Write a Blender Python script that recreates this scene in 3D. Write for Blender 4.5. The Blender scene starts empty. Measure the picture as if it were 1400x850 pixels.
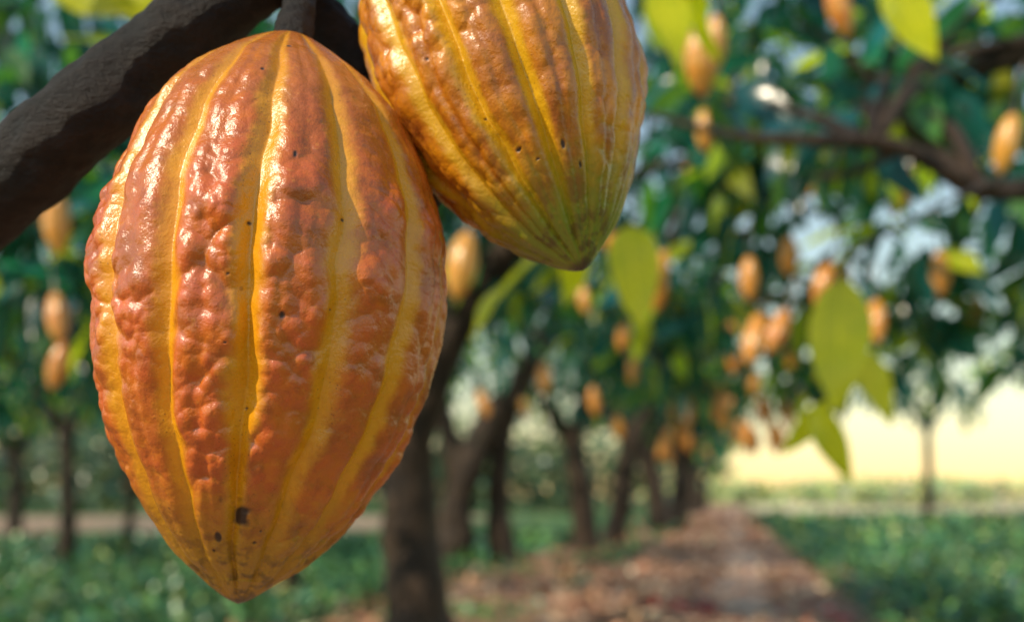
import bpy, math, numpy as np
from mathutils import Vector, Matrix, Quaternion
rng=np.random.default_rng(7)
S=bpy.context.scene
S.view_settings.view_transform='Standard'; S.view_settings.look='None'; S.view_settings.exposure=0
# ------------------------------------------------------------------ helpers
def link(o,parent=None):
    S.collection.objects.link(o)
    if parent: o.parent=parent
    return o
def empty(name,loc=(0,0,0)):
    e=bpy.data.objects.new(name,None); e.location=loc; e.empty_display_size=.2
    return link(e)
def quadmesh(name,V,Q,smooth=True):
    me=bpy.data.meshes.new(name)
    V=np.asarray(V,dtype=np.float32); Q=np.asarray(Q,dtype=np.int32)
    me.vertices.add(len(V)); me.vertices.foreach_set('co',V.ravel())
    me.loops.add(Q.size); me.loops.foreach_set('vertex_index',Q.ravel())
    me.polygons.add(len(Q)); me.polygons.foreach_set('loop_start',np.arange(0,Q.size,4,dtype=np.int32))
    me.polygons.foreach_set('use_smooth',np.full(len(Q),smooth,dtype=bool))
    me.update(calc_edges=True)
    return me
def add_attr(me,name,typ,data):
    a=me.attributes.new(name,typ,'POINT')
    key={'FLOAT':'value','FLOAT_COLOR':'color','FLOAT_VECTOR':'vector'}[typ]
    a.data.foreach_set(key,np.asarray(data,dtype=np.float32).ravel())
LAT=rng.random((64,64,64))
def vnoise(p):
    i=np.floor(p).astype(int); f=p-i; f=f*f*(3-2*f); r=0
    for dx in (0,1):
        for dy in (0,1):
            for dz in (0,1):
                w=(f[:,0] if dx else 1-f[:,0])*(f[:,1] if dy else 1-f[:,1])*(f[:,2] if dz else 1-f[:,2])
                r=r+w*LAT[(i[:,0]+dx)%64,(i[:,1]+dy)%64,(i[:,2]+dz)%64]
    return r
JIT=rng.random((64,64,64,3))
def worley(p):
    i=np.floor(p).astype(int); best=np.full(len(p),9.0); sec=np.full(len(p),9.0)
    for dx in (-1,0,1):
        for dy in (-1,0,1):
            for dz in (-1,0,1):
                c=i+np.array([dx,dy,dz]); q=c+JIT[c[:,0]%64,c[:,1]%64,c[:,2]%64]
                d=np.sqrt(((q-p)**2).sum(1))
                sec=np.minimum(sec,np.maximum(d,best)); best=np.minimum(best,d)
    return best,sec
# ------------------------------------------------------------------ node helpers
class NT:
    def __init__(s,name):
        s.m=bpy.data.materials.new(name); s.m.use_nodes=True; s.t=s.m.node_tree; s.t.nodes.clear()
        s.out=s.n('ShaderNodeOutputMaterial')
    def n(s,t,**k):
        x=s.t.nodes.new(t)
        for a,b in k.items(): setattr(x,a,b)
        return x
    def l(s,a,b): s.t.links.new(a,b)
    def setin(s,sock,v):
        if hasattr(v,'is_linked'): s.l(v,sock)
        else: sock.default_value=v
    def noise(s,vec,scale,detail=4,rough=.55):
        x=s.n('ShaderNodeTexNoise'); x.inputs['Scale'].default_value=scale; x.inputs['Detail'].default_value=detail
        x.inputs['Roughness'].default_value=rough
        if vec is not None: s.l(vec,x.inputs['Vector'])
        return x.outputs['Fac']
    def math(s,op,a,b=0.0,clamp=False):
        x=s.n('ShaderNodeMath',operation=op); x.use_clamp=clamp; s.setin(x.inputs[0],a); s.setin(x.inputs[1],b); return x.outputs[0]
    def ramp(s,f,a,b):
        x=s.n('ShaderNodeMapRange'); x.interpolation_type='SMOOTHSTEP'; s.setin(x.inputs[0],f); x.inputs[1].default_value=a; x.inputs[2].default_value=b; return x.outputs[0]
    def mix(s,f,a,b,bt='MIX'):
        x=s.n('ShaderNodeMix',data_type='RGBA',blend_type=bt); s.setin(x.inputs[0],f)
        s.setin(x.inputs[6],a if hasattr(a,'is_linked') else (*a,1)); s.setin(x.inputs[7],b if hasattr(b,'is_linked') else (*b,1)); return x.outputs[2]
    def attr(s,name,o='Fac'):
        x=s.n('ShaderNodeAttribute'); x.attribute_name=name; return x.outputs[o]
    def bump(s,h,dist,strength=1,nrm=None):
        x=s.n('ShaderNodeBump'); x.inputs['Distance'].default_value=dist; x.inputs['Strength'].default_value=strength; s.l(h,x.inputs['Height'])
        if nrm is not None: s.l(nrm,x.inputs['Normal'])
        return x.outputs[0]
    def bsdf(s,col,rough=.5,nrm=None,spec=.5,**k):
        x=s.n('ShaderNodeBsdfPrincipled'); s.setin(x.inputs['Base Color'],col if hasattr(col,'is_linked') else (*col,1)); s.setin(x.inputs['Roughness'],rough)
        x.inputs['Specular IOR Level'].default_value=spec
        if nrm is not None: s.l(nrm,x.inputs['Normal'])
        for a,b in k.items(): s.setin(x.inputs[a.replace('_',' ')],b)
        return x.outputs[0]
    def fin(s,sh): s.l(sh,s.out.inputs[0]); return s.m
def objco(M): return M.n('ShaderNodeTexCoord').outputs['Object']
# ------------------------------------------------------------------ materials
def mat_pod(name,ridge,pink,groove,pinkamt,tipcol,tiph=.26):
    M=NT(name); oc=objco(M)
    g=M.attr('gcol'); t=M.attr('tt'); b=M.attr('hb'); sp=M.attr('spot'); pk=M.attr('blush')
    n1=M.noise(oc,28,5,.6); n2=M.noise(oc,130,5,.65); n3=M.noise(oc,420,4,.7); n4=M.noise(oc,62,5,.65)
    c=M.mix(M.ramp(M.math('ADD',M.math('MULTIPLY',n1,.5),M.math('MULTIPLY',n2,.5)),.42,.58),ridge,[ridge[0]*.62,ridge[1]*.55,ridge[2]*.6])
    pf=M.math('MULTIPLY',pk,M.ramp(M.math('ADD',M.math('MULTIPLY',n2,.5),M.math('MULTIPLY',n1,.5)),.36,.58))
    c=M.mix(M.math('MULTIPLY',pf,pinkamt,True),c,pink)
    c=M.mix(M.math('MULTIPLY',M.ramp(b,.5,.05),.55),c,(.38,.11,.008))  # low spots between warts coloured darker: painted cavity shade
    c=M.mix(M.math('MULTIPLY',M.ramp(n4,.48,.64),.6),c,(.29,.07,.010))
    gf=M.math('MULTIPLY',M.ramp(M.math('ADD',g,M.math('MULTIPLY',M.math('SUBTRACT',n2,.5),1.0)),.16,.85),.95)
    c=M.mix(gf,c,groove)
    c=M.mix(M.math('MULTIPLY',M.ramp(t,.72,.95),.5),c,(.42,.15,.015))
    tp=M.ramp(M.math('ADD',t,M.math('MULTIPLY',M.math('SUBTRACT',n2,.5),.22)),tiph,.05)
    c=M.mix(M.math('MULTIPLY',tp,.9),c,tipcol)
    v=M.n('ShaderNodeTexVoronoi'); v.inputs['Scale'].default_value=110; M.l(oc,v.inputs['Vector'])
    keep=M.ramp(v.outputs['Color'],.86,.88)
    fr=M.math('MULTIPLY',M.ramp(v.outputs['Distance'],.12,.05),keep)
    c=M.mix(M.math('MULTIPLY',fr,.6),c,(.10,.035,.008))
    v2=M.n('ShaderNodeTexVoronoi'); v2.inputs['Scale'].default_value=480; M.l(oc,v2.inputs['Vector'])
    fr2=M.math('MULTIPLY',M.ramp(v2.outputs['Distance'],.24,.08),M.ramp(n1,.46,.58))
    c=M.mix(M.math('MULTIPLY',fr2,.5),c,(.16,.045,.008))
    c=M.mix(M.math('MULTIPLY',M.ramp(n3,.56,.72),.25),c,(.75,.36,.05))
    c=M.mix(sp,c,(.030,.012,.006))
    ck=M.math('MULTIPLY',M.ramp(t,.20,.02),M.ramp(n2,.50,.62)); c=M.mix(M.math('MULTIPLY',ck,.8),c,(.075,.045,.012))
    tipd=M.ramp(t,.022,.003); c=M.mix(M.math('MULTIPLY',tipd,.9),c,(.03,.02,.01))
    h=M.math('ADD',M.math('MULTIPLY',n2,1.0),M.math('MULTIPLY',n3,.35))
    nr=M.bump(h,.0010,.85)
    rg=M.math('ADD',.11,M.math('MULTIPLY',n2,.30)); rg=M.math('ADD',rg,M.math('MULTIPLY',sp,.3))
    return M.fin(M.bsdf(c,rg,nr,.75))
def mat_bgpod():
    M=NT('pod_skin_distant'); oc=objco(M); r=M.n('ShaderNodeObjectInfo').outputs['Random']
    c=M.mix(r,(.80,.38,.05),(.74,.22,.05)); c=M.mix(M.ramp(M.noise(oc,30),.45,.65),c,(.80,.44,.12))
    c=M.mix(M.math('MULTIPLY',M.attr('groove'),.7),c,(.55,.25,.02))
    c=M.mix(M.attr('stem'),c,(.07,.05,.025))
    return M.fin(M.bsdf(c,.22,M.bump(M.noise(oc,60),.003,.6),.7))
def mat_leaf(name='cacao_leaf_skin',tr=.42,rough=.22,spec=.7,tint=(2.1,2.4,.9)):
    M=NT(name); lc=M.attr('lcol','Color'); uv=M.n('ShaderNodeAttribute'); uv.attribute_name='luv'
    sx=M.n('ShaderNodeSeparateXYZ'); M.l(uv.outputs['Vector'],sx.inputs[0])
    a=M.math('ABSOLUTE',sx.outputs[1])
    mid=M.ramp(a,.07,.02)
    ph=M.math('MULTIPLY',M.math('SUBTRACT',sx.outputs[0],M.math('MULTIPLY',a,.16)),60)
    ve=M.math('MULTIPLY',M.ramp(M.math('SINE',ph),.82,1.0),.6)
    veins=M.math('MAXIMUM',mid,ve)
    c=M.mix(M.math('MULTIPLY',veins,.35),lc,M.mix(1,lc,(1.8,1.7,1.6),'MULTIPLY'))
    if tr<=0: return M.fin(M.bsdf(c,rough,None,spec))
    n=M.noise(objco(M),14,3); c=M.mix(M.math('MULTIPLY',M.ramp(n,.4,.7),.5),c,M.mix(1,c,(.6,.75,.7),'MULTIPLY'))
    nr=M.bump(veins,.002,.5)
    d=M.bsdf(c,rough,nr,spec)
    T=M.n('ShaderNodeBsdfTranslucent'); M.l(M.mix(1.0,c,tint,'MULTIPLY'),T.inputs[0])
    x=M.n('ShaderNodeMixShader'); x.inputs[0].default_value=tr; M.l(d,x.inputs[1]); M.l(T.outputs[0],x.inputs[2])
    return M.fin(x.outputs[0])
def mat_bark(name,dark,light,sc,vor=True):
    M=NT(name); oc=objco(M)
    mp=M.n('ShaderNodeMapping'); mp.inputs['Scale'].default_value=(1,1,.45) if vor else (.6,1,1); M.l(oc,mp.inputs[0])
    n1=M.noise(mp.outputs[0],sc,7,.65); n2=M.noise(mp.outputs[0],sc*5,5,.7); n3=M.noise(oc,sc*.35,3)
    c=M.mix(M.ramp(n1,.35,.65),dark,light); c=M.mix(M.math('MULTIPLY',M.ramp(n2,.6,.72),.5),c,[x*2.4 for x in light])
    c=M.mix(M.math('MULTIPLY',M.ramp(n3,.55,.7),.4),c,(.05,.05,.035) if vor else (.012,.011,.010))
    h=M.math('ADD',n1,M.math('MULTIPLY',n2,.5))
    if vor:
        v=M.n('ShaderNodeTexVoronoi'); v.feature='DISTANCE_TO_EDGE'; v.inputs['Scale'].default_value=sc*1.3; M.l(mp.outputs[0],v.inputs['Vector'])
        h=M.math('ADD',h,M.math('MULTIPLY',M.ramp(v.outputs[0],0,.12),.3))
    return M.fin(M.bsdf(c,.55,M.bump(h,(.25 if vor else .45)/sc,.9),.3))
def mat_ground():
    M=NT('ground_soil_and_grass'); oc=objco(M); sx=M.n('ShaderNodeSeparateXYZ'); M.l(oc,sx.inputs[0])
    s0=M.math('SUBTRACT',sx.outputs[0],M.math('MULTIPLY',sx.outputs[1],.22))
    s=M.math('ADD',s0,M.math('MULTIPLY',M.math('SUBTRACT',M.noise(oc,.9,5),.5),2.6))
    pm=M.math('MULTIPLY',M.ramp(s,-3.6,-2.8),M.ramp(M.math('ADD',s0,M.math('MULTIPLY',M.math('SUBTRACT',M.noise(oc,1.7,3),.5),.8)),1.6,1.1))
    n=M.noise(oc,6,6,.65); n2=M.noise(oc,35,5,.7); n3=M.noise(oc,.25,3)
    soil=M.mix(M.ramp(n,.35,.65),(.34,.18,.11),(.58,.37,.25)); soil=M.mix(M.ramp(n2,.5,.62),soil,(.18,.09,.05))
    gr=M.mix(M.ramp(n,.35,.65),(.04,.12,.045),(.08,.18,.06)); gr=M.mix(M.ramp(n3,.5,.62),gr,(.17,.23,.08))
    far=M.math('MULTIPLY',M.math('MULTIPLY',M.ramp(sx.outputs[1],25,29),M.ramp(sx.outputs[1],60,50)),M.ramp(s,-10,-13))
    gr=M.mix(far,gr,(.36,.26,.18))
    fr=M.math('MULTIPLY',M.ramp(M.math('ADD',sx.outputs[1],M.math('MULTIPLY',n3,14)),38,50),M.ramp(s0,1.0,3.0)); gr=M.mix(fr,gr,(.66,.58,.36))  # pale dry field at far right; its whiteness also paints in haze glow
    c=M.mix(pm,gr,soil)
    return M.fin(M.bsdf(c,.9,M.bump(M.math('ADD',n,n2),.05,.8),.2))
def mat_simple(name,a,b,sc,rough=.8,bd=.01):
    M=NT(name); oc=objco(M); n=M.noise(oc,sc,6,.65)
    return M.fin(M.bsdf(M.mix(M.ramp(n,.35,.65),a,b),rough,M.bump(n,bd,.7),.3))
MLEAF=mat_leaf(); MYOUNG=mat_leaf('young_leaf_skin',.4,.3,.5,(2.0,1.8,.5)); MFAR=mat_leaf('leaf_skin_plain',0,.34,.55); MBARK=mat_bark('cacao_bark',(.018,.012,.009),(.070,.044,.028),9)
MNBARK=mat_bark('cacao_branch_bark',(.004,.003,.0027),(.016,.011,.009),130,False)
MBG=mat_bgpod()
# ------------------------------------------------------------------ tubes
def catmull(P,R,n):
    P=np.array(P,float);R=np.array(R,float);out=[];ro=[]
    Q=np.vstack([2*P[0]-P[1],P,2*P[-1]-P[-2]])
    for i in range(len(P)-1):
        for k in range(n):
            t=k/n;a,b,c,d=Q[i],Q[i+1],Q[i+2],Q[i+3]
            out.append(.5*((2*b)+(c-a)*t+(2*a-5*b+4*c-d)*t*t+(3*b-a-3*c+d)*t**3)); tt=t*t*(3-2*t); ro.append(R[i]*(1-tt)+R[i+1]*tt)
    out.append(P[-1]);ro.append(R[-1]); return np.array(out),np.array(ro)
def tube(P,R,n=6,seg=12,rough=.12,nsc=None):
    p,r=catmull(P,R,n); m=len(p)
    T=np.gradient(p,axis=0); T/=np.linalg.norm(T,axis=1)[:,None]+1e-9
    N=np.zeros_like(T); v=np.cross(T[0],[0.3,1,0.2]); v/=np.linalg.norm(v)
    for i in range(m):
        v=v-T[i]*v.dot(T[i]); v/=np.linalg.norm(v); N[i]=v
    B=np.cross(T,N); a=np.linspace(0,2*np.pi,seg,endpoint=False)
    D=N[:,None,:]*np.cos(a)[None,:,None]+B[:,None,:]*np.sin(a)[None,:,None]
    base=p[:,None,:]+D*r[:,None,None]
    if nsc is None: nsc=1.0/max(r.mean()*1.3,1e-4)
    q=(base.reshape(-1,3)+10)*nsc
    nz=(vnoise(q)-.5)*1.3+(vnoise(q*2.7+5)-.5)*.7
    V=p[:,None,:]+D*(r[:,None]*(1+rough*nz.reshape(m,seg)))[:,:,None]
    V=V.reshape(-1,3)
    i=np.arange(m-1)[:,None]*seg; j=np.arange(seg)[None,:]; j2=(j+1)%seg
    Q=np.stack([i+j,i+j2,i+seg+j2,i+seg+j],-1).reshape(-1,4)
    V=np.vstack([V,p[0]-T[0]*r[0]*.3,p[-1]+T[-1]*r[-1]*.6]); c0=len(V)-2;c1=len(V)-1
    jj=np.arange(0,seg,2)
    cap0=np.stack([np.full(len(jj),c0),(jj+2)%seg,(jj+1)%seg,jj],-1)
    e=(m-1)*seg; cap1=np.stack([np.full(len(jj),c1),e+jj,e+(jj+1)%seg,e+(jj+2)%seg],-1)
    return V,np.vstack([Q,cap0,cap1])
def join(parts):
    Vs=[];Qs=[];o=0
    for V,Q in parts: Vs.append(V);Qs.append(Q+o);o+=len(V)
    return np.vstack(Vs),np.vstack(Qs)
# ------------------------------------------------------------------ leaves
PAL=np.array([[.016,.120,.140],[.022,.110,.080],[.07,.18,.04],[.40,.48,.025]])
def unit(a): return a/(np.linalg.norm(a,axis=1)[:,None]+1e-9)
def leaves(name,P,D,L,W,col,nseg=4,mat=None,parent=None,roll=.6,droop=(.05,.35),up=None):
    n=len(P); X=unit(D)
    U=np.tile([0,0,1.0],(n,1)) if up is None else up
    U=U+rng.normal(0,.25,(n,3)); N=unit(U-X*(U*X).sum(1)[:,None]); Y=np.cross(N,X)
    a=rng.normal(0,roll,n)[:,None]; N2=N*np.cos(a)+Y*np.sin(a); Y=np.cross(N2,X); N=N2
    s=np.linspace(0,1,nseg+1); w=np.sin(np.pi*np.clip(s,0,1)**.85)**.8*(1-.25*s); w[0]=.04; w[-1]=.02
    dr=rng.uniform(*droop,n); fold=rng.uniform(.02,.35,n); wav=rng.uniform(0,6.28,n)
    c=np.array([-1,0,1.0])
    ss=s[None,:,None]; cc=c[None,None,:]; ww=w[None,:,None]
    along=ss*L[:,None,None]*np.ones((1,1,3)); across=cc*ww*(W*.5)[:,None,None]
    h=-dr[:,None,None]*L[:,None,None]*ss**2+fold[:,None,None]*np.abs(cc)*ww*(W*.5)[:,None,None]+ np.sin(ss*9+wav[:,None,None]+cc)*.07*np.abs(cc)*W[:,None,None]
    V=P[:,None,None,:]+X[:,None,None,:]*along[...,None]+Y[:,None,None,:]*across[...,None]+N[:,None,None,:]*h[...,None]
    m=(nseg+1)*3; V=V.reshape(-1,3)
    f=[]
    for i in range(nseg):
        for k in (0,1): f.append([i*3+k,i*3+k+1,i*3+k+4,i*3+k+3])
    f=np.array(f)[:, ::-1]
    Q=(np.arange(n)[:,None,None]*m+f[None]).reshape(-1,4)
    me=quadmesh(name,V,Q); 
    C=np.ones((n,m,4)); C[:,:,:3]=col[:,None,:]; add_attr(me,'lcol','FLOAT_COLOR',C)
    uv=np.zeros((n,nseg+1,3,3)); uv[...,0]=ss; uv[...,1]=cc*np.ones_like(ww); add_attr(me,'luv','FLOAT_VECTOR',uv)
    me.materials.append(mat or MLEAF)
    return link(bpy.data.objects.new(name,me),parent)
def pick(n,prob,pal=PAL):
    c=pal[rng.choice(len(pal),n,p=prob)]; return c*rng.uniform(.65,1.4,(n,1))*rng.uniform(.9,1.12,(n,3))
def crown(parent,center,rad,ncl,per,cr,L,starts,prob=(.47,.27,.17,.09),nseg=4,hang=.55,twig=.35,mat=None):
    center=np.array(center,float);rad=np.array(rad,float)
    d=unit(rng.normal(size=(ncl,3))); cc=center+d*rad*(rng.random((ncl,1))**.45)
    n=ncl*per; ci=np.repeat(np.arange(ncl),per)
    off=unit(rng.normal(size=(n,3)))*(rng.random((n,1))**.5)*cr*rng.uniform(.6,1.3,ncl)[ci][:,None]
    P=cc[ci]+off*np.array([1,1,.75])
    D=unit(off)*.7+rng.normal(0,.45,(n,3))+np.array([0,0,-hang])
    LL=L*rng.uniform(.55,1.25,n)
    clp=rng.uniform(.6,1.3,ncl)[ci][:,None]
    leaves('foliage',P,D,LL,LL*rng.uniform(.34,.46,n),pick(n,prob)*clp,nseg,parent=parent,mat=mat)
    parts=[]
    for k in range(ncl):
        if rng.random()<twig:
            s=starts[rng.integers(len(starts))]; s=np.array(s,float); e=cc[k]; mid=(s+e)/2+rng.normal(0,.12,3)*np.linalg.norm(e-s)*.5+np.array([0,0,.08])
            r=.010+.016*min(np.linalg.norm(e-s),2)/2
            parts.append(tube([s,mid,e],[r*1.3,r*.8,r*.3],4,6,.1))
    return parts
def tree(loc,trunks,cr,name='cacao_tree',seg=18,**k):
    e=empty(name,loc); loc=np.array(loc,float); parts=[]
    for P,R in trunks: parts.append(tube(np.array(P,float)-loc,R,8,seg,.22))
    for c in cr:
        c=dict(c); c['center']=np.array(c['center'],float)-loc; st=[np.array(s,float)-loc for s in c['starts']]; c['starts']=st
        parts+=crown(e,**c)
    V,Q=join(parts); me=quadmesh('trunk_and_limbs',V,Q); me.materials.append(MBARK); link(bpy.data.objects.new('trunk_and_limbs',me),e)
    return e
# ------------------------------------------------------------------ cacao pods (hero)
def pod_mesh(name,L,R,rot,seed,nt=560,na=840,spots=(),ngr=14,ph=0,wa=1.0):
    tk=np.array([0,.004,.010,.032,.083,.16,.287,.414,.54,.67,.796,.86,.924,.97,.99,1.0])
    rk=np.array([0,.045,.075,.175,.375,.585,.825,.955,1.0,.955,.80,.685,.49,.28,.18,.11])
    u=np.linspace(0,1,nt); t=.5-.5*np.cos(np.pi*u); t=.35*t+.65*u
    r=np.interp(t,tk,rk)
    ker=np.exp(-np.linspace(-2,2,25)**2); ker/=ker.sum(); pad=np.pad(r,12,mode='reflect',reflect_type='odd'); r=np.convolve(pad,ker,'valid')
    r=np.maximum(r,0); r[0]=0
    a=np.linspace(0,2*np.pi,na,endpoint=False)
    T,A=np.meshgrid(t,a,indexing='ij'); Rr=np.repeat(r[:,None],na,1)*R
    px=(np.cos(A)*Rr).ravel(); py=(np.sin(A)*Rr).ravel(); pz=(T*L).ravel()
    pos=np.stack([px,py,pz],1)+seed*1.7+1
    wob=(vnoise(pos*22)-.5)*.26+(vnoise(pos*70+9)-.5)*.12
    p=((A.ravel()-rot)/(2*np.pi/ngr))+wob
    idx=np.floor(p).astype(int); fr=p-idx; gd=np.minimum(fr,1-fr)
    near=np.round(p).astype(int)%ngr
    gdep=rng.uniform(.6,1.2,ngr)[near]; gw=rng.uniform(.12,.18,ngr)[near]
    groove=np.exp(-(gd/gw)**2)
    gcol=np.exp(-(gd/rng.uniform(.18,.26,ngr)[near])**2)*rng.uniform(.8,1.05,ngr)[near]
    sub=np.exp(-((gd-.5)/.08)**2)*rng.uniform(.2,1,ngr)[idx%ngr]
    tw=T.ravel()
    env=np.clip(np.sin(np.pi*np.clip(tw,0,1)**.9),0,1)**.6
    q=np.stack([p*2.0+seed*3,tw*L/.0125+seed*7+vnoise(pos*50)*1.4,np.full(len(p),3.5+seed)],1)
    f1,f2=worley(q); dome=np.clip(1-(f1/.85)**2,0,1)
    f1b,f2b=worley(pos*150); dome2=np.clip(1-(f1b/.75)**2,0,1)
    n1=vnoise(pos*45); n2=vnoise(pos*120+3); n3=vnoise(pos*300+7); 
    patch=np.clip(vnoise(pos*30+30)*1.9-.2,.35,1.25)
    hb=(.72*dome+.28*dome2)
    relief=(1-groove*.92)
    dr=-.0036*groove*gdep*env -.0018*sub*env + relief*env*wa*(.0046*((hb-.35)*patch)+.0020*(n1-.5)+.0018*(n2-.5)*patch+.0003*(n3-.5))
    dr+= .0022*env*(np.sqrt(np.clip(gd/.5,0,1))-.6)
    dr+= (vnoise(pos*14+40)-.5)*.004*env
    dr+=np.where(tw<.05,(n2-.5)*.002*np.clip(tw/.01,0,1),0)
    rr=Rr.ravel()+dr*np.clip(Rr.ravel()/(R*.3),0,1)
    spot=np.zeros(len(p))
    for (sa,st,sr,asp) in spots:
        da=(np.angle(np.exp(1j*(A.ravel()-sa))))*Rr.ravel(); dz=(tw-st)*L/asp
        dd=np.sqrt(da**2+dz**2)*(1+1.1*(n3-.5)+.8*(n2-.5)); spot=np.maximum(spot,np.clip((sr*1.1-dd)/(sr*.4),0,1))
    rr-=spot*.0005
    bend=.02*L*np.sin(np.pi*tw)
    V=np.stack([rr*np.cos(A.ravel())+ph*bend,rr*np.sin(A.ravel()),pz],1)
    i=np.arange(nt-1)[:,None]*na; j=np.arange(na)[None,:]; j2=(j+1)%na
    Q=np.stack([i+j,i+j2,i+na+j2,i+na+j],-1).reshape(-1,4)
    me=quadmesh(name,V,Q)
    add_attr(me,'gcol','FLOAT',gcol); add_attr(me,'tt','FLOAT',tw); add_attr(me,'hb','FLOAT',hb*patch); add_attr(me,'spot','FLOAT',spot)
    bl=np.clip(np.sin(np.pi*np.clip((tw-.08)/.84,0,1)),0,1)**.8*np.clip(.45+vnoise(pos*18+60),0,1)
    add_attr(me,'blush','FLOAT',bl)
    return me
def place(o,tip,top,spin=0):
    tip=Vector(tip);d=Vector(top)-tip
    q=Vector((0,0,1)).rotation_difference(d.normalized()); o.rotation_mode='QUATERNION'; o.rotation_quaternion=q@Quaternion((0,0,1),spin); o.location=tip
def F(deg): return math.radians(-90+deg)
tip1=(-.1102,.400,.9574); top1=(-.0876,.400,1.1895)
sp1=[(F(10),.165,.0040,1.4),(F(-3),.125,.0012,1.5),(F(17),.47,.0015,1.2),(F(17),.715,.0010,1.5),(F(2),.42,.0006,1),(F(31),.49,.0006,1),(F(33),.63,.0006,1),(F(5),.60,.0006,1),(F(9),.33,.0006,1),
     (F(12),.93,.0013,.8),(F(2),.86,.0007,1),(F(22),.14,.0006,1),(F(-8),.1,.0007,1),(F(1),.52,.0005,1),(F(20),.12,.0009,.6)]
sp2=[(F(-20),.22,.0011,.5),(F(-12),.19,.0009,.5),(F(5),.2,.0008,2),(F(-30),.3,.0008,.7),(F(-40),.45,.0006,1),(F(14),.16,.0007,2)]
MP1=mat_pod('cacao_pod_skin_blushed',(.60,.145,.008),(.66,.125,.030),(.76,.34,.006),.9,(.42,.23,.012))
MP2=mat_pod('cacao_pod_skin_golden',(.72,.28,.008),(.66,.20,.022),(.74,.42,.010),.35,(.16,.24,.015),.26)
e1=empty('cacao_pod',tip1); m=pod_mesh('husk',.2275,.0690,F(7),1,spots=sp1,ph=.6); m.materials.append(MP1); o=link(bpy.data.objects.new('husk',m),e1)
place(e1,tip1,top1)
tip2=(.0290,.408,1.0929); top2=(-.0330,.430,1.2640)
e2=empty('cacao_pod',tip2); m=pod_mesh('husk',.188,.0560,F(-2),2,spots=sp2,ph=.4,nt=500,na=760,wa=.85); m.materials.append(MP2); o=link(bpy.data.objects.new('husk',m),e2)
place(e2,tip2,top2)
# ------------------------------------------------------------------ near tree that carries the pods
def near_tree():
    e=empty('cacao_tree',(-1.0,1.0,0)); L=np.array([-1.0,1.0,0])
    parts=[]
    A=lambda P:np.array(P,float)-L
    parts.append(tube(A([(-1.0,1.0,-.05),(-.98,1.0,.35),(-.9,.95,.7),(-.95,.98,1.2),(-1.05,1.05,1.8),(-.9,1.2,2.5)]),[.13,.10,.095,.075,.06,.04],10,24,.2))
    big=tube(A([(-.92,.95,.70),(-.62,.72,.93),(-.40,.54,1.055),(-.215,.435,1.142),(-.155,.43,1.190),(-.118,.43,1.219),(-.075,.43,1.255),(0,.44,1.33),(.2,.5,1.5),(.55,.7,1.7)]),[.05,.034,.024,.0178,.0165,.0155,.0145,.013,.010,.005],44,72,.11,75)
    b2=tube(A([(-.105,.434,1.232),(-.075,.440,1.200),(-.055,.447,1.168),(-.035,.452,1.135)]),[.010,.0105,.010,.006],40,40,.16,120)
    st1=tube(A([(-.0925,.428,1.238),(-.0880,.414,1.208),(-.0880,.402,1.188),(-.0882,.400,1.1795)]),[.008,.0066,.0075,.0085],24,36,.12,200)
    st2=tube(A([(-.045,.438,1.30),(-.0405,.434,1.285),(-.0385,.4315,1.262)]),[.005,.006,.009],20,32,.12,200)
    V,Q=join([big,b2,st1,st2]); me=quadmesh('pod_branch',V,Q); me.materials.append(MNBARK); link(bpy.data.objects.new('pod_branch',me),e)
    parts+=crown(e,A((-1.1,1.3,2.55)),(.9,.9,.5),16,26,.3,.24,[A((-.9,1.2,2.5))],twig=.9)
    V,Q=join(parts); me=quadmesh('trunk',V,Q); me.materials.append(MBARK); link(bpy.data.objects.new('trunk',me),e)
near_tree()
# ------------------------------------------------------------------ orchard trees
tree((-.67,7,0),[([(-.66,7,-.1),(-.66,7,.25),(-.72,7,1.0),(-.66,7,1.6),(-.35,7,2.3),(.2,6.9,3.0),(.8,6.8,3.6)],[.30,.225,.185,.17,.14,.11,.06]),
                 ([(-.68,7,1.45),(-1.0,7.1,2.2),(-1.5,7.2,3.0),(-1.7,7.2,3.8)],[.14,.12,.09,.05])],
     [dict(center=(-.2,7.0,3.65),rad=(2.4,1.9,1.15),ncl=66,per=30,cr=.5,L=.26,starts=[(.2,6.9,3.0),(-1.5,7.2,3.0),(.8,6.8,3.6)])])
tree((-.82,14,0),[([(-.95,14,-.1),(-.82,14,.3),(-.75,14,1.0),(-.4,14,1.9),(.15,14,2.7),(.62,14,3.6),(.9,14,4.4)],[.42,.27,.23,.22,.18,.14,.08]),
                  ([(-.70,14,1.2),(-1.0,14,2.2),(-1.5,14,3.2)],[.18,.14,.09]),([(-.1,14.3,-.1),(-.2,14.2,1.0),(-.1,14.1,2.0),(.3,14,2.9)],[.22,.17,.15,.12])],
     [dict(center=(.0,14.,4.3),rad=(2.7,2.2,1.6),ncl=66,per=26,cr=.6,L=.30,starts=[(.62,14,3.6),(-1.5,14,3.2)],nseg=3)])
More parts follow.
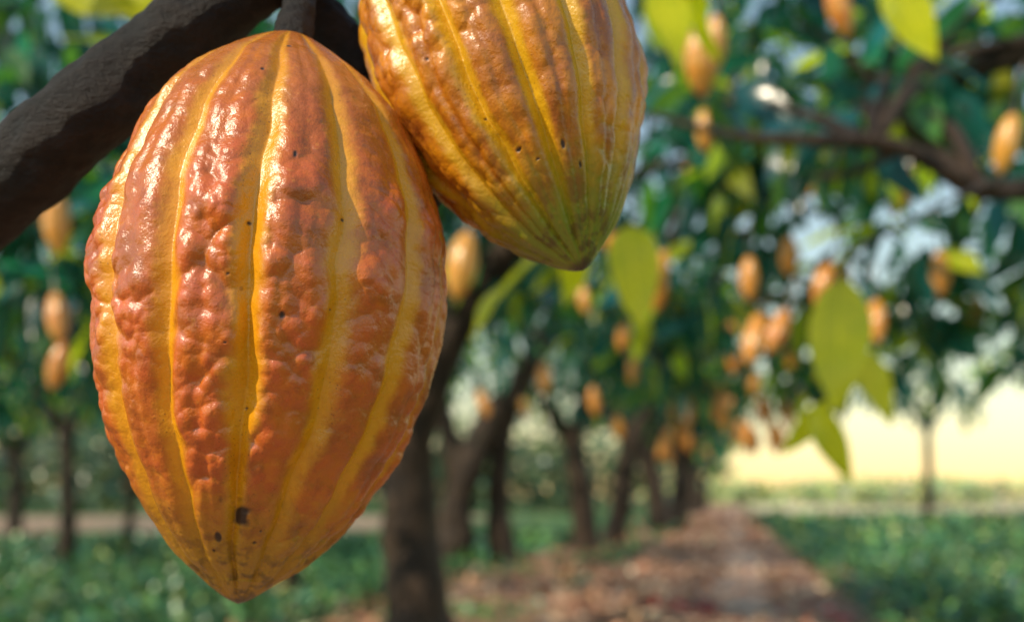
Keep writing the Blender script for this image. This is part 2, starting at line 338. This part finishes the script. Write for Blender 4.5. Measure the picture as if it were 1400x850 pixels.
def generic(x,y,h=2.4,r=.2,cz=4.2,rad=(2.3,2.2,1.4),ncl=48,per=26,L=.3,lean=(0,0),prob=(.47,.27,.17,.09),cr=.6,mat=None):
    lx,ly=lean; t=(x+lx,y+ly,h)
    a=(x+lx-.9,y+ly+.2,h+1.1); b=(x+lx+.8,y+ly-.2,h+1.2); 
    tr=[([(x,y,-.1),(x,y,.2),(x+lx*.35+.04,y,h*.45),t],[r*1.5,r*1.1,r*.9,r*.8]),([(t[0],t[1],h-.15),(x+lx-.45,y+ly,h+.45),a],[r*.7,r*.5,r*.25]),([(t[0],t[1],h-.2),(x+lx+.35,y+ly,h+.6),b],[r*.75,r*.5,r*.25])]
    return tree((x,y,0),tr,[dict(center=(x+lx,y+ly,cz),rad=rad,ncl=ncl,per=per,cr=cr,L=L,starts=[a,b,t],prob=prob,nseg=3,mat=mat)],seg=12)
generic(1.32,18,2.2,.24,4.0,lean=(-.25,0)); generic(2.16,21,2.3,.26,4.2,lean=(.35,0))
generic(4.3,29,2.3,.35,4.2,L=.4,ncl=45,lean=(-.4,0)); generic(5.1,31,2.3,.3,4.2,L=.4,lean=(.3,0))
for y in (38,46,55,66,80): generic(-2.2+.22*y,y,2.3,.3,4.2,rad=(2.4,3,1.5),ncl=36,per=22,L=.55,lean=(rng.uniform(-.3,.3),0))
generic(-2.16,9.5,2.2,.13,3.9,lean=(.1,0),L=.27,ncl=36)
generic(-6.1,13.6,2.0,.12,3.8,rad=(2.2,2,1.8),L=.3,ncl=58); generic(-6.25,16.2,2.2,.08,3.8,L=.32)
generic(-9.5,15,2.2,.15,4.0,L=.32); generic(-4.2,19,2.2,.17,4.4,L=.34,rad=(2.6,2.3,1.7)); generic(-8,24,2.4,.2,4.6,L=.4,rad=(3,2.5,2))
generic(-13,26,2.4,.2,4.6,L=.4,rad=(3,2.5,2)); generic(-2.5,27,2.4,.2,4.8,L=.4,rad=(3,2.5,2)); generic(-17,34,2.4,.2,5,L=.5,rad=(4,3,2.4))
generic(14.6,35,3.6,.16,6.0,L=.5,rad=(3.4,2.4,2.4),ncl=46,per=20)
generic(6.6,9.6,2.6,.18,4.4,rad=(2.5,1.8,1.5),ncl=26,per=26,L=.28,prob=(.42,.27,.20,.11),cr=.5)
generic(9.2,15.5,2.6,.18,4.5,rad=(3.0,2.2,1.9),ncl=36,per=26,L=.32,prob=(.42,.27,.20,.11),cr=.5)
tree((-3.7,4.6,0),[([(-3.7,4.6,-.1),(-3.65,4.6,.8),(-3.4,4.6,1.6),(-2.9,4.6,2.3)],[.2,.14,.12,.08])],
     [dict(center=(-2.35,4.7,2.55),rad=(1.6,1.1,1.25),ncl=56,per=26,cr=.38,L=.25,starts=[(-2.9,4.6,2.3),(-3.4,4.6,1.6)])])
tree((3.1,3.4,0),[([(3.1,3.4,-.1),(3.05,3.4,.8),(2.9,3.4,1.5),(2.7,3.5,2.1),(2.3,3.8,2.8)],[.2,.14,.12,.09,.06]),
      ([(2.95,3.4,1.35),(2.1,3.0,1.75),(1.6,2.8,1.86),(1.30,2.75,1.85),(1.12,2.72,1.93),(.98,2.7,1.965),(.80,2.7,1.97),(.60,2.72,1.99),(.3,2.8,2.1)],[.09,.05,.035,.028,.022,.024,.017,.013,.006]),
      ([(1.05,2.72,1.95),(.95,2.75,1.90),(.85,2.8,1.90)],[.015,.012,.006]),
      ([(1.30,2.75,1.85),(1.22,2.5,1.80),(.90,2.2,1.62),(.70,2.06,1.50),(.66,2.04,1.40)],[.012,.008,.005,.004,.003]),
      ([(2.3,3.8,2.8),(1.6,4.2,2.7),(.9,4.5,2.55),(.3,4.8,2.5)],[.06,.04,.03,.01])],
     [dict(center=(2.2,4.5,2.85),rad=(1.7,1.0,.95),ncl=32,per=24,cr=.34,L=.25,starts=[(2.3,3.8,2.8),(1.6,4.2,2.7)],prob=(.50,.22,.16,.12)),
      dict(center=(1.15,4.6,2.55),rad=(.9,.8,.75),ncl=22,per=22,cr=.3,L=.24,starts=[(.9,4.5,2.55),(1.6,4.2,2.7)],prob=(.50,.20,.16,.14)),
      dict(center=(2.35,4.5,2.0),rad=(.7,.6,.45),ncl=11,per=18,cr=.25,L=.22,starts=[(2.3,3.8,2.8)],prob=(.5,.2,.2,.1)),
      dict(center=(1.0,3.1,2.28),rad=(.75,.35,.24),ncl=9,per=8,cr=.16,L=.27,starts=[(.98,2.7,1.965),(1.30,2.75,1.85)],prob=(.55,.2,.1,.15),nseg=8,hang=.9,twig=.8),
      dict(center=(1.5,7.5,2.15),rad=(.95,1.5,.55),ncl=26,per=24,cr=.32,L=.25,starts=[(.9,4.5,2.55)],prob=(.34,.26,.22,.18),twig=.3)])
def shoot(base,tips,stem):
    e=empty('cacao_leaf_shoot',stem[0]); l0=np.array(stem[0],float)
    V,Q=tube(np.array(stem,float)-l0,[.004]*(len(stem)-1)+[.0022],6,6,.05); me=quadmesh('stem',V,Q); me.materials.append(MBARK); link(bpy.data.objects.new('stem',me),e)
    P=np.array([b for b,_,_ in tips],float)-l0; T=np.array([t for _,t,_ in tips],float)-l0
    D=T-P; L=np.linalg.norm(D,axis=1); W=L*np.array([w for _,_,w in tips])
    col=np.tile([[.62,.66,.012]],(len(P),1))*rng.uniform(.85,1.15,(len(P),1))
    leaves('leaf_blades',P,D,L,W,col,12,mat=MYOUNG,parent=e,roll=.15,droop=(.02,.16),up=np.tile([-.45,-.8,.4],(len(P),1)))
shoot(None,[((.675,2.04,1.45),(.652,2.0,1.175),.5),((.72,2.06,1.31),(.78,2.04,1.15),.42),((.62,2.04,1.19),(.68,2.0,1.03),.4),((.66,2.06,1.2),(.57,2.1,1.09),.4)],[(.70,2.06,1.50),(.675,2.04,1.45),(.70,2.05,1.32),(.64,2.05,1.2)])
shoot(None,[((.06,2.04,1.50),(-.10,2.0,1.34),.55),((.235,2.04,1.56),(.262,2.0,1.35),.55),((.16,2.1,1.56),(.10,2.2,1.42),.5)],[(.35,2.5,1.95),(.26,2.1,1.66),(.235,2.04,1.56),(.06,2.04,1.50)])
shoot(None,[((.77,2.04,2.07),(.85,2.0,1.885),.48),((.30,2.04,2.09),(.335,1.98,1.86),.45),((.36,2.04,2.1),(.44,2.2,1.95),.45)],[(.98,2.7,1.965),(.88,2.2,2.12),(.77,2.04,2.07),(.30,2.04,2.10)])
shoot(None,[((-.95,2.04,2.05),(-.73,2.0,1.97),.45),((-.86,2.1,2.1),(-.68,2.05,1.95),.4)],[(-1.05,1.05,1.8),(-1.1,1.6,2.05),(-.95,2.04,2.06),(-.86,2.1,2.1)])
# ------------------------------------------------------------------ hanging pods in the background
def bgpod():
    nt,na=34,50; t=np.linspace(0,1,nt)
    tk=[0,.02,.083,.16,.287,.414,.54,.67,.796,.86,.924,.97,1.0]; rk=[0,.15,.41,.625,.857,.975,1.0,.94,.785,.675,.50,.30,.10]
    r=np.interp(t,tk,rk)*.040; L=.175; a=np.linspace(0,2*np.pi,na,endpoint=False)
    T,A=np.meshgrid(t,a,indexing='ij'); g=.5+.5*np.cos(A*10); g=g**3
    R=r[:,None]*(1-.12*g)
    V=np.stack([R*np.cos(A),R*np.sin(A),(T-1)*L],-1).reshape(-1,3)
    i=np.arange(nt-1)[:,None]*na; j=np.arange(na)[None,:]; j2=(j+1)%na
    Q=np.stack([i+j,i+j2,i+na+j2,i+na+j],-1).reshape(-1,4)
    V2,Q2=tube([(0,0,-.008),(0,0,.02),(.008,0,.06),(.0,.01,.14)],[.007,.005,.005,.008],4,8,.05)
    V3,Q3=join([(V,Q),(V2,Q2)]); me=quadmesh('cacao_pod_hanging',V3,Q3)
    add_attr(me,'groove','FLOAT',np.concatenate([g.ravel(),np.zeros(len(V2))])); add_attr(me,'stem','FLOAT',np.concatenate([np.zeros(len(V)),np.ones(len(V2))]))
    me.materials.append(MBG); return me
BP=bgpod()
pods=[(.51,2.72,2.19,1.15),(.575,2.8,2.27,1.1),(-.12,2.72,1.64,1.1),(-1.25,2.72,1.76,1.15),(-1.56,3.4,1.62,1),(-1.55,3.45,1.46,1),(1.37,2.72,1.97,1),(.525,3.4,1.76,1.05),(.87,2.72,2.34,.9),
(.786,4.08,2.5,1.1),(.91,4.2,2.53,1.1),(1.63,4.08,2.27,1.15),(1.75,4.08,1.92,1.1),(1.49,4.08,1.72,1.15),(1.29,4.08,2.28,1.1),(.85,3.4,1.54,1.15),(.97,4.08,1.9,1.1),
(.62,5.44,1.88,1.1),(.17,5.44,1.65,1.1),(.38,5.44,2.09,1),(1.2,5.44,1.78,1),(1.52,5.44,1.8,1),(.96,5.44,2.78,1.3),
(.83,6.8,1.88,1.1),(.55,6.8,1.66,1.3),(1.65,6.8,1.78,1.2),(2.1,6.8,1.5,1.3),(1.45,6.8,1.6,1.4),(1.6,6.8,1.42,1.2),(1.8,6.9,1.42,1.4),(1.15,6.8,1.62,1.3),(-.22,6.6,1.62,1.2),(1.08,6.8,1.37,1.3),(1.72,6.9,1.6,1.2),
(1.52,7.2,1.72,1.2),(1.3,7.4,1.5,1.3),(1.98,7.2,1.6,1.2),(2.2,7.6,1.75,1.2),(1.9,7.8,1.45,1.2),(.75,7.2,1.5,1.2),(-2.1,4.4,2.3,1.2),(2.3,4.9,1.9,1.1),(1.95,4.4,2.6,1.1),(1.2,4.3,2.05,1.0),
(2.4,11,2.0,1.5),(2.1,12,1.7,1.5),(1.7,11,1.5,1.4),(.1,10,1.9,1.4),(3.0,13,1.9,1.5),(2.7,14,1.6,1.5),(3.4,15,1.9,1.5),
(2.0,9,1.75,1.3),(1.7,8.6,1.95,1.3),(2.5,9.4,1.6,1.3),(2.3,8.8,2.0,1.2),(1.35,8.4,1.75,1.2),(2.8,10.2,1.9,1.3),(2.0,6.2,1.75,1.1),(1.35,6.1,2.0,1.1),(2.6,12.5,2.1,1.5),(3.1,14.5,2.1,1.5),
(1.15,3.6,1.78,1.0),(1.02,3.7,1.62,1.0),(1.28,3.9,1.55,1.0),(1.42,4.3,1.95,1.1),(.7,4.6,1.95,1.1),(1.75,4.2,2.5,1.1),(.35,3.6,1.9,.9),(1.05,3.3,2.15,.95)]
for x,y,z,s in pods:
    s*=.95
    o=link(bpy.data.objects.new('cacao_pod',BP)); o.location=(x,y,z+.083*s); k=rng.uniform(.82,1.05); o.scale=(s*k,s*k,s*rng.uniform(.92,1.15)); o.rotation_euler=(rng.normal(0,.2),rng.normal(0,.24),rng.uniform(0,6.28))
# ------------------------------------------------------------------ ground
xs=np.concatenate([[-2500,-600,-150],np.linspace(-60,60,49),[150,600,2500]]); ys=np.concatenate([[-400,-60],np.linspace(-20,120,57),[300,900,3000]])
X,Y=np.meshgrid(xs,ys,indexing='ij'); V=np.stack([X,Y,np.zeros_like(X)],-1).reshape(-1,3); ny=len(ys)
i=np.arange(len(xs)-1)[:,None]*ny; j=np.arange(ny-1)[None,:]; Q=np.stack([i+j,i+ny+j,i+ny+j+1,i+j+1],-1).reshape(-1,4)
me=quadmesh('ground',V,Q); me.materials.append(mat_ground()); link(bpy.data.objects.new('ground',me))
ys=np.linspace(2,110,420); wl=.30+.05*np.sin(ys*1.3)+rng.normal(0,.05,420); wr=.26+.05*np.sin(ys*1.7)+rng.normal(0,.05,420); c=.16+.22*ys+.10*np.sin(ys*.45)
V=np.stack([np.stack([c-wl,ys,ys*0+.006],1),np.stack([c+wr,ys,ys*0+.006],1)],1).reshape(-1,3)
i=np.arange(419)*2; Q=np.stack([i,i+1,i+3,i+2],1); me=quadmesh('footpath',V,Q); me.materials.append(mat_simple('trodden_earth',(.36,.21,.14),(.68,.48,.34),2.2)); link(bpy.data.objects.new('footpath',me))
def scat(n,y0,y1,s0,s1):
    y=y0*(y1/y0)**rng.random(n); s=rng.uniform(s0,s1,n); return s+.22*y,y
n=13000; x,y=scat(n,5,60,-3.7,1.6); s=x-.22*y; pn=vnoise(np.stack([x*.8+30,y*.45+30,y*0+9],1))
kp=((np.abs(s-.16)>.30)|(rng.random(n)<.35))&(rng.random(n)<np.clip((pn-.28)*4,.15,1)); x,y=x[kp],y[kp]; n=len(x)
P=np.stack([x,y,rng.uniform(.01,.04,n)],1); D=rng.normal(size=(n,3))*np.array([1,1,.25])
LP=np.array([[.36,.16,.085],[.54,.30,.17],[.17,.075,.045],[.74,.54,.37]]); col=pick(n,(.31,.3,.17,.22),LP)
red=((np.hypot(x-1.55,(y-8.7)*.5)<.35)|(np.hypot(x-2.55,(y-8.5)*.5)<.45))&(rng.random(n)<.5); col[red]=np.array([.50,.02,.02])*rng.uniform(.7,1.2,(red.sum(),1))
L=rng.uniform(.07,.16,n)*np.clip(y/14,1,2.2)
ML=mat_leaf('dry_leaf',0,.45,.5)
leaves('leaf_litter',P,D,L,L*.5,np.clip(col,0,.8),3,mat=ML,roll=.4,droop=(-.3,.3))
GP=np.array([[.03,.13,.085],[.05,.17,.06],[.11,.24,.06],[.25,.33,.08]])
def cover(name,n,s0,s1,y0,y1,h,Lm,prob,thin=0):
    x,y=scat(n,y0,y1,0,1); s=rng.uniform(s0,s1,n); x=s+.22*y
    lump=vnoise(np.stack([x*1.6+50,y*1.1+50,y*0+2],1)); z=h*(.15+lump*1.1)*rng.random(n)**.5
    if thin:
        k=vnoise(np.stack([x*1.1+20,y*.6+20,y*0+5],1))>thin; x,y,z=x[k],y[k],z[k]; n=len(x)
    P=np.stack([x,y,z],1); D=rng.normal(size=(n,3))+np.array([0,0,.15]); L=Lm*rng.uniform(.6,1.3,n)*np.clip(y/12,1,3)
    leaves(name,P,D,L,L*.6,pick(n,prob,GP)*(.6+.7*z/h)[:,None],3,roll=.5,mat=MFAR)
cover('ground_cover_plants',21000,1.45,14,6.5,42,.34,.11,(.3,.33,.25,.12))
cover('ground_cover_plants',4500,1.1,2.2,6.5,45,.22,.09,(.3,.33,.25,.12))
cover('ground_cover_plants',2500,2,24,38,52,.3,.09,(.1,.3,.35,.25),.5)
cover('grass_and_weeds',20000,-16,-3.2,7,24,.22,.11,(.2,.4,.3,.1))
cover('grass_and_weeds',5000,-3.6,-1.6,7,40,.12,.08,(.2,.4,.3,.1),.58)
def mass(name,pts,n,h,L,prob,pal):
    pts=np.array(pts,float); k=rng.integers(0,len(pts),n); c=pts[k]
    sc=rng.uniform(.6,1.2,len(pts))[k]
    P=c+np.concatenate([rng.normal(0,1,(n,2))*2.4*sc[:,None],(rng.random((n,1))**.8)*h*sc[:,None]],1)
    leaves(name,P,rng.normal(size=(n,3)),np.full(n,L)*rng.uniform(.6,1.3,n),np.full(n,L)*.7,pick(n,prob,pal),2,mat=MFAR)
FP=np.array([[.07,.14,.10],[.10,.18,.09],[.16,.22,.09],[.2,.25,.1]])  # pale greens: distance haze put into the leaf colour
mass('distant_trees',[(x,rng.uniform(62,85),0) for x in np.linspace(-60,8,34)],13000,7,.9,(.3,.3,.3,.1),FP)
mass('distant_trees',[(x,rng.uniform(130,190),0) for x in np.linspace(24,130,44)],6500,3.6,1.5,(.1,.3,.3,.3),FP*np.array([2.6,2.3,2.0]))  # palette lightened further, haze painted into the far trees
fx=empty('wooden_fence',(14,42,0)); MW=mat_simple('weathered_wood',(.35,.3,.25),(.55,.5,.43),8)
parts=[]
for k in range(12): parts.append(tube([(k*2.2,0,-.1),(k*2.2,0,.8),(k*2.2,0,1.5)],[.07,.07,.06],2,8,.1))
for z in (.6,1.3): parts.append(tube([(-.3+a*2.2,-.09,z+rng.normal(0,.02)) for a in range(12)],[.045]*12,2,8,.1))
V,Q=join(parts); me=quadmesh('posts_and_rails',V,Q); me.materials.append(MW); link(bpy.data.objects.new('posts_and_rails',me),fx)
# ------------------------------------------------------------------ light
EL,AZ=math.radians(42),math.radians(-124)
w=bpy.data.worlds.new("World"); S.world=w; w.use_nodes=True; nt=w.node_tree; nt.nodes.clear()
sk=nt.nodes.new('ShaderNodeTexSky'); sk.sky_type='NISHITA'; sk.sun_disc=False; sk.sun_elevation=EL; sk.sun_rotation=AZ; sk.dust_density=.2; sk.ozone_density=.6; sk.air_density=1.8
bg=nt.nodes.new('ShaderNodeBackground'); bg.inputs[1].default_value=.15; wo=nt.nodes.new('ShaderNodeOutputWorld')
nt.links.new(sk.outputs[0],bg.inputs[0]); nt.links.new(bg.outputs[0],wo.inputs[0])
sun=bpy.data.lights.new('sun','SUN'); sun.energy=4.4; sun.angle=math.radians(.5); sun.color=(1,.84,.62); so=link(bpy.data.objects.new('sun',sun))
d=Vector((math.sin(AZ)*math.cos(EL),math.cos(AZ)*math.cos(EL),math.sin(EL))); so.rotation_euler=(-d).to_track_quat('-Z','Y').to_euler()
# ------------------------------------------------------------------ camera
cam=bpy.data.cameras.new('camera'); cam.lens=35; cam.sensor_width=36; cam.shift_y=255/1400; cam.clip_start=.01; cam.clip_end=6000
cam.dof.use_dof=True; cam.dof.focus_distance=.345; cam.dof.aperture_fstop=5.6
co=link(bpy.data.objects.new('camera',cam)); co.location=(0,0,1); co.rotation_euler=(math.pi/2,0,0); S.camera=co
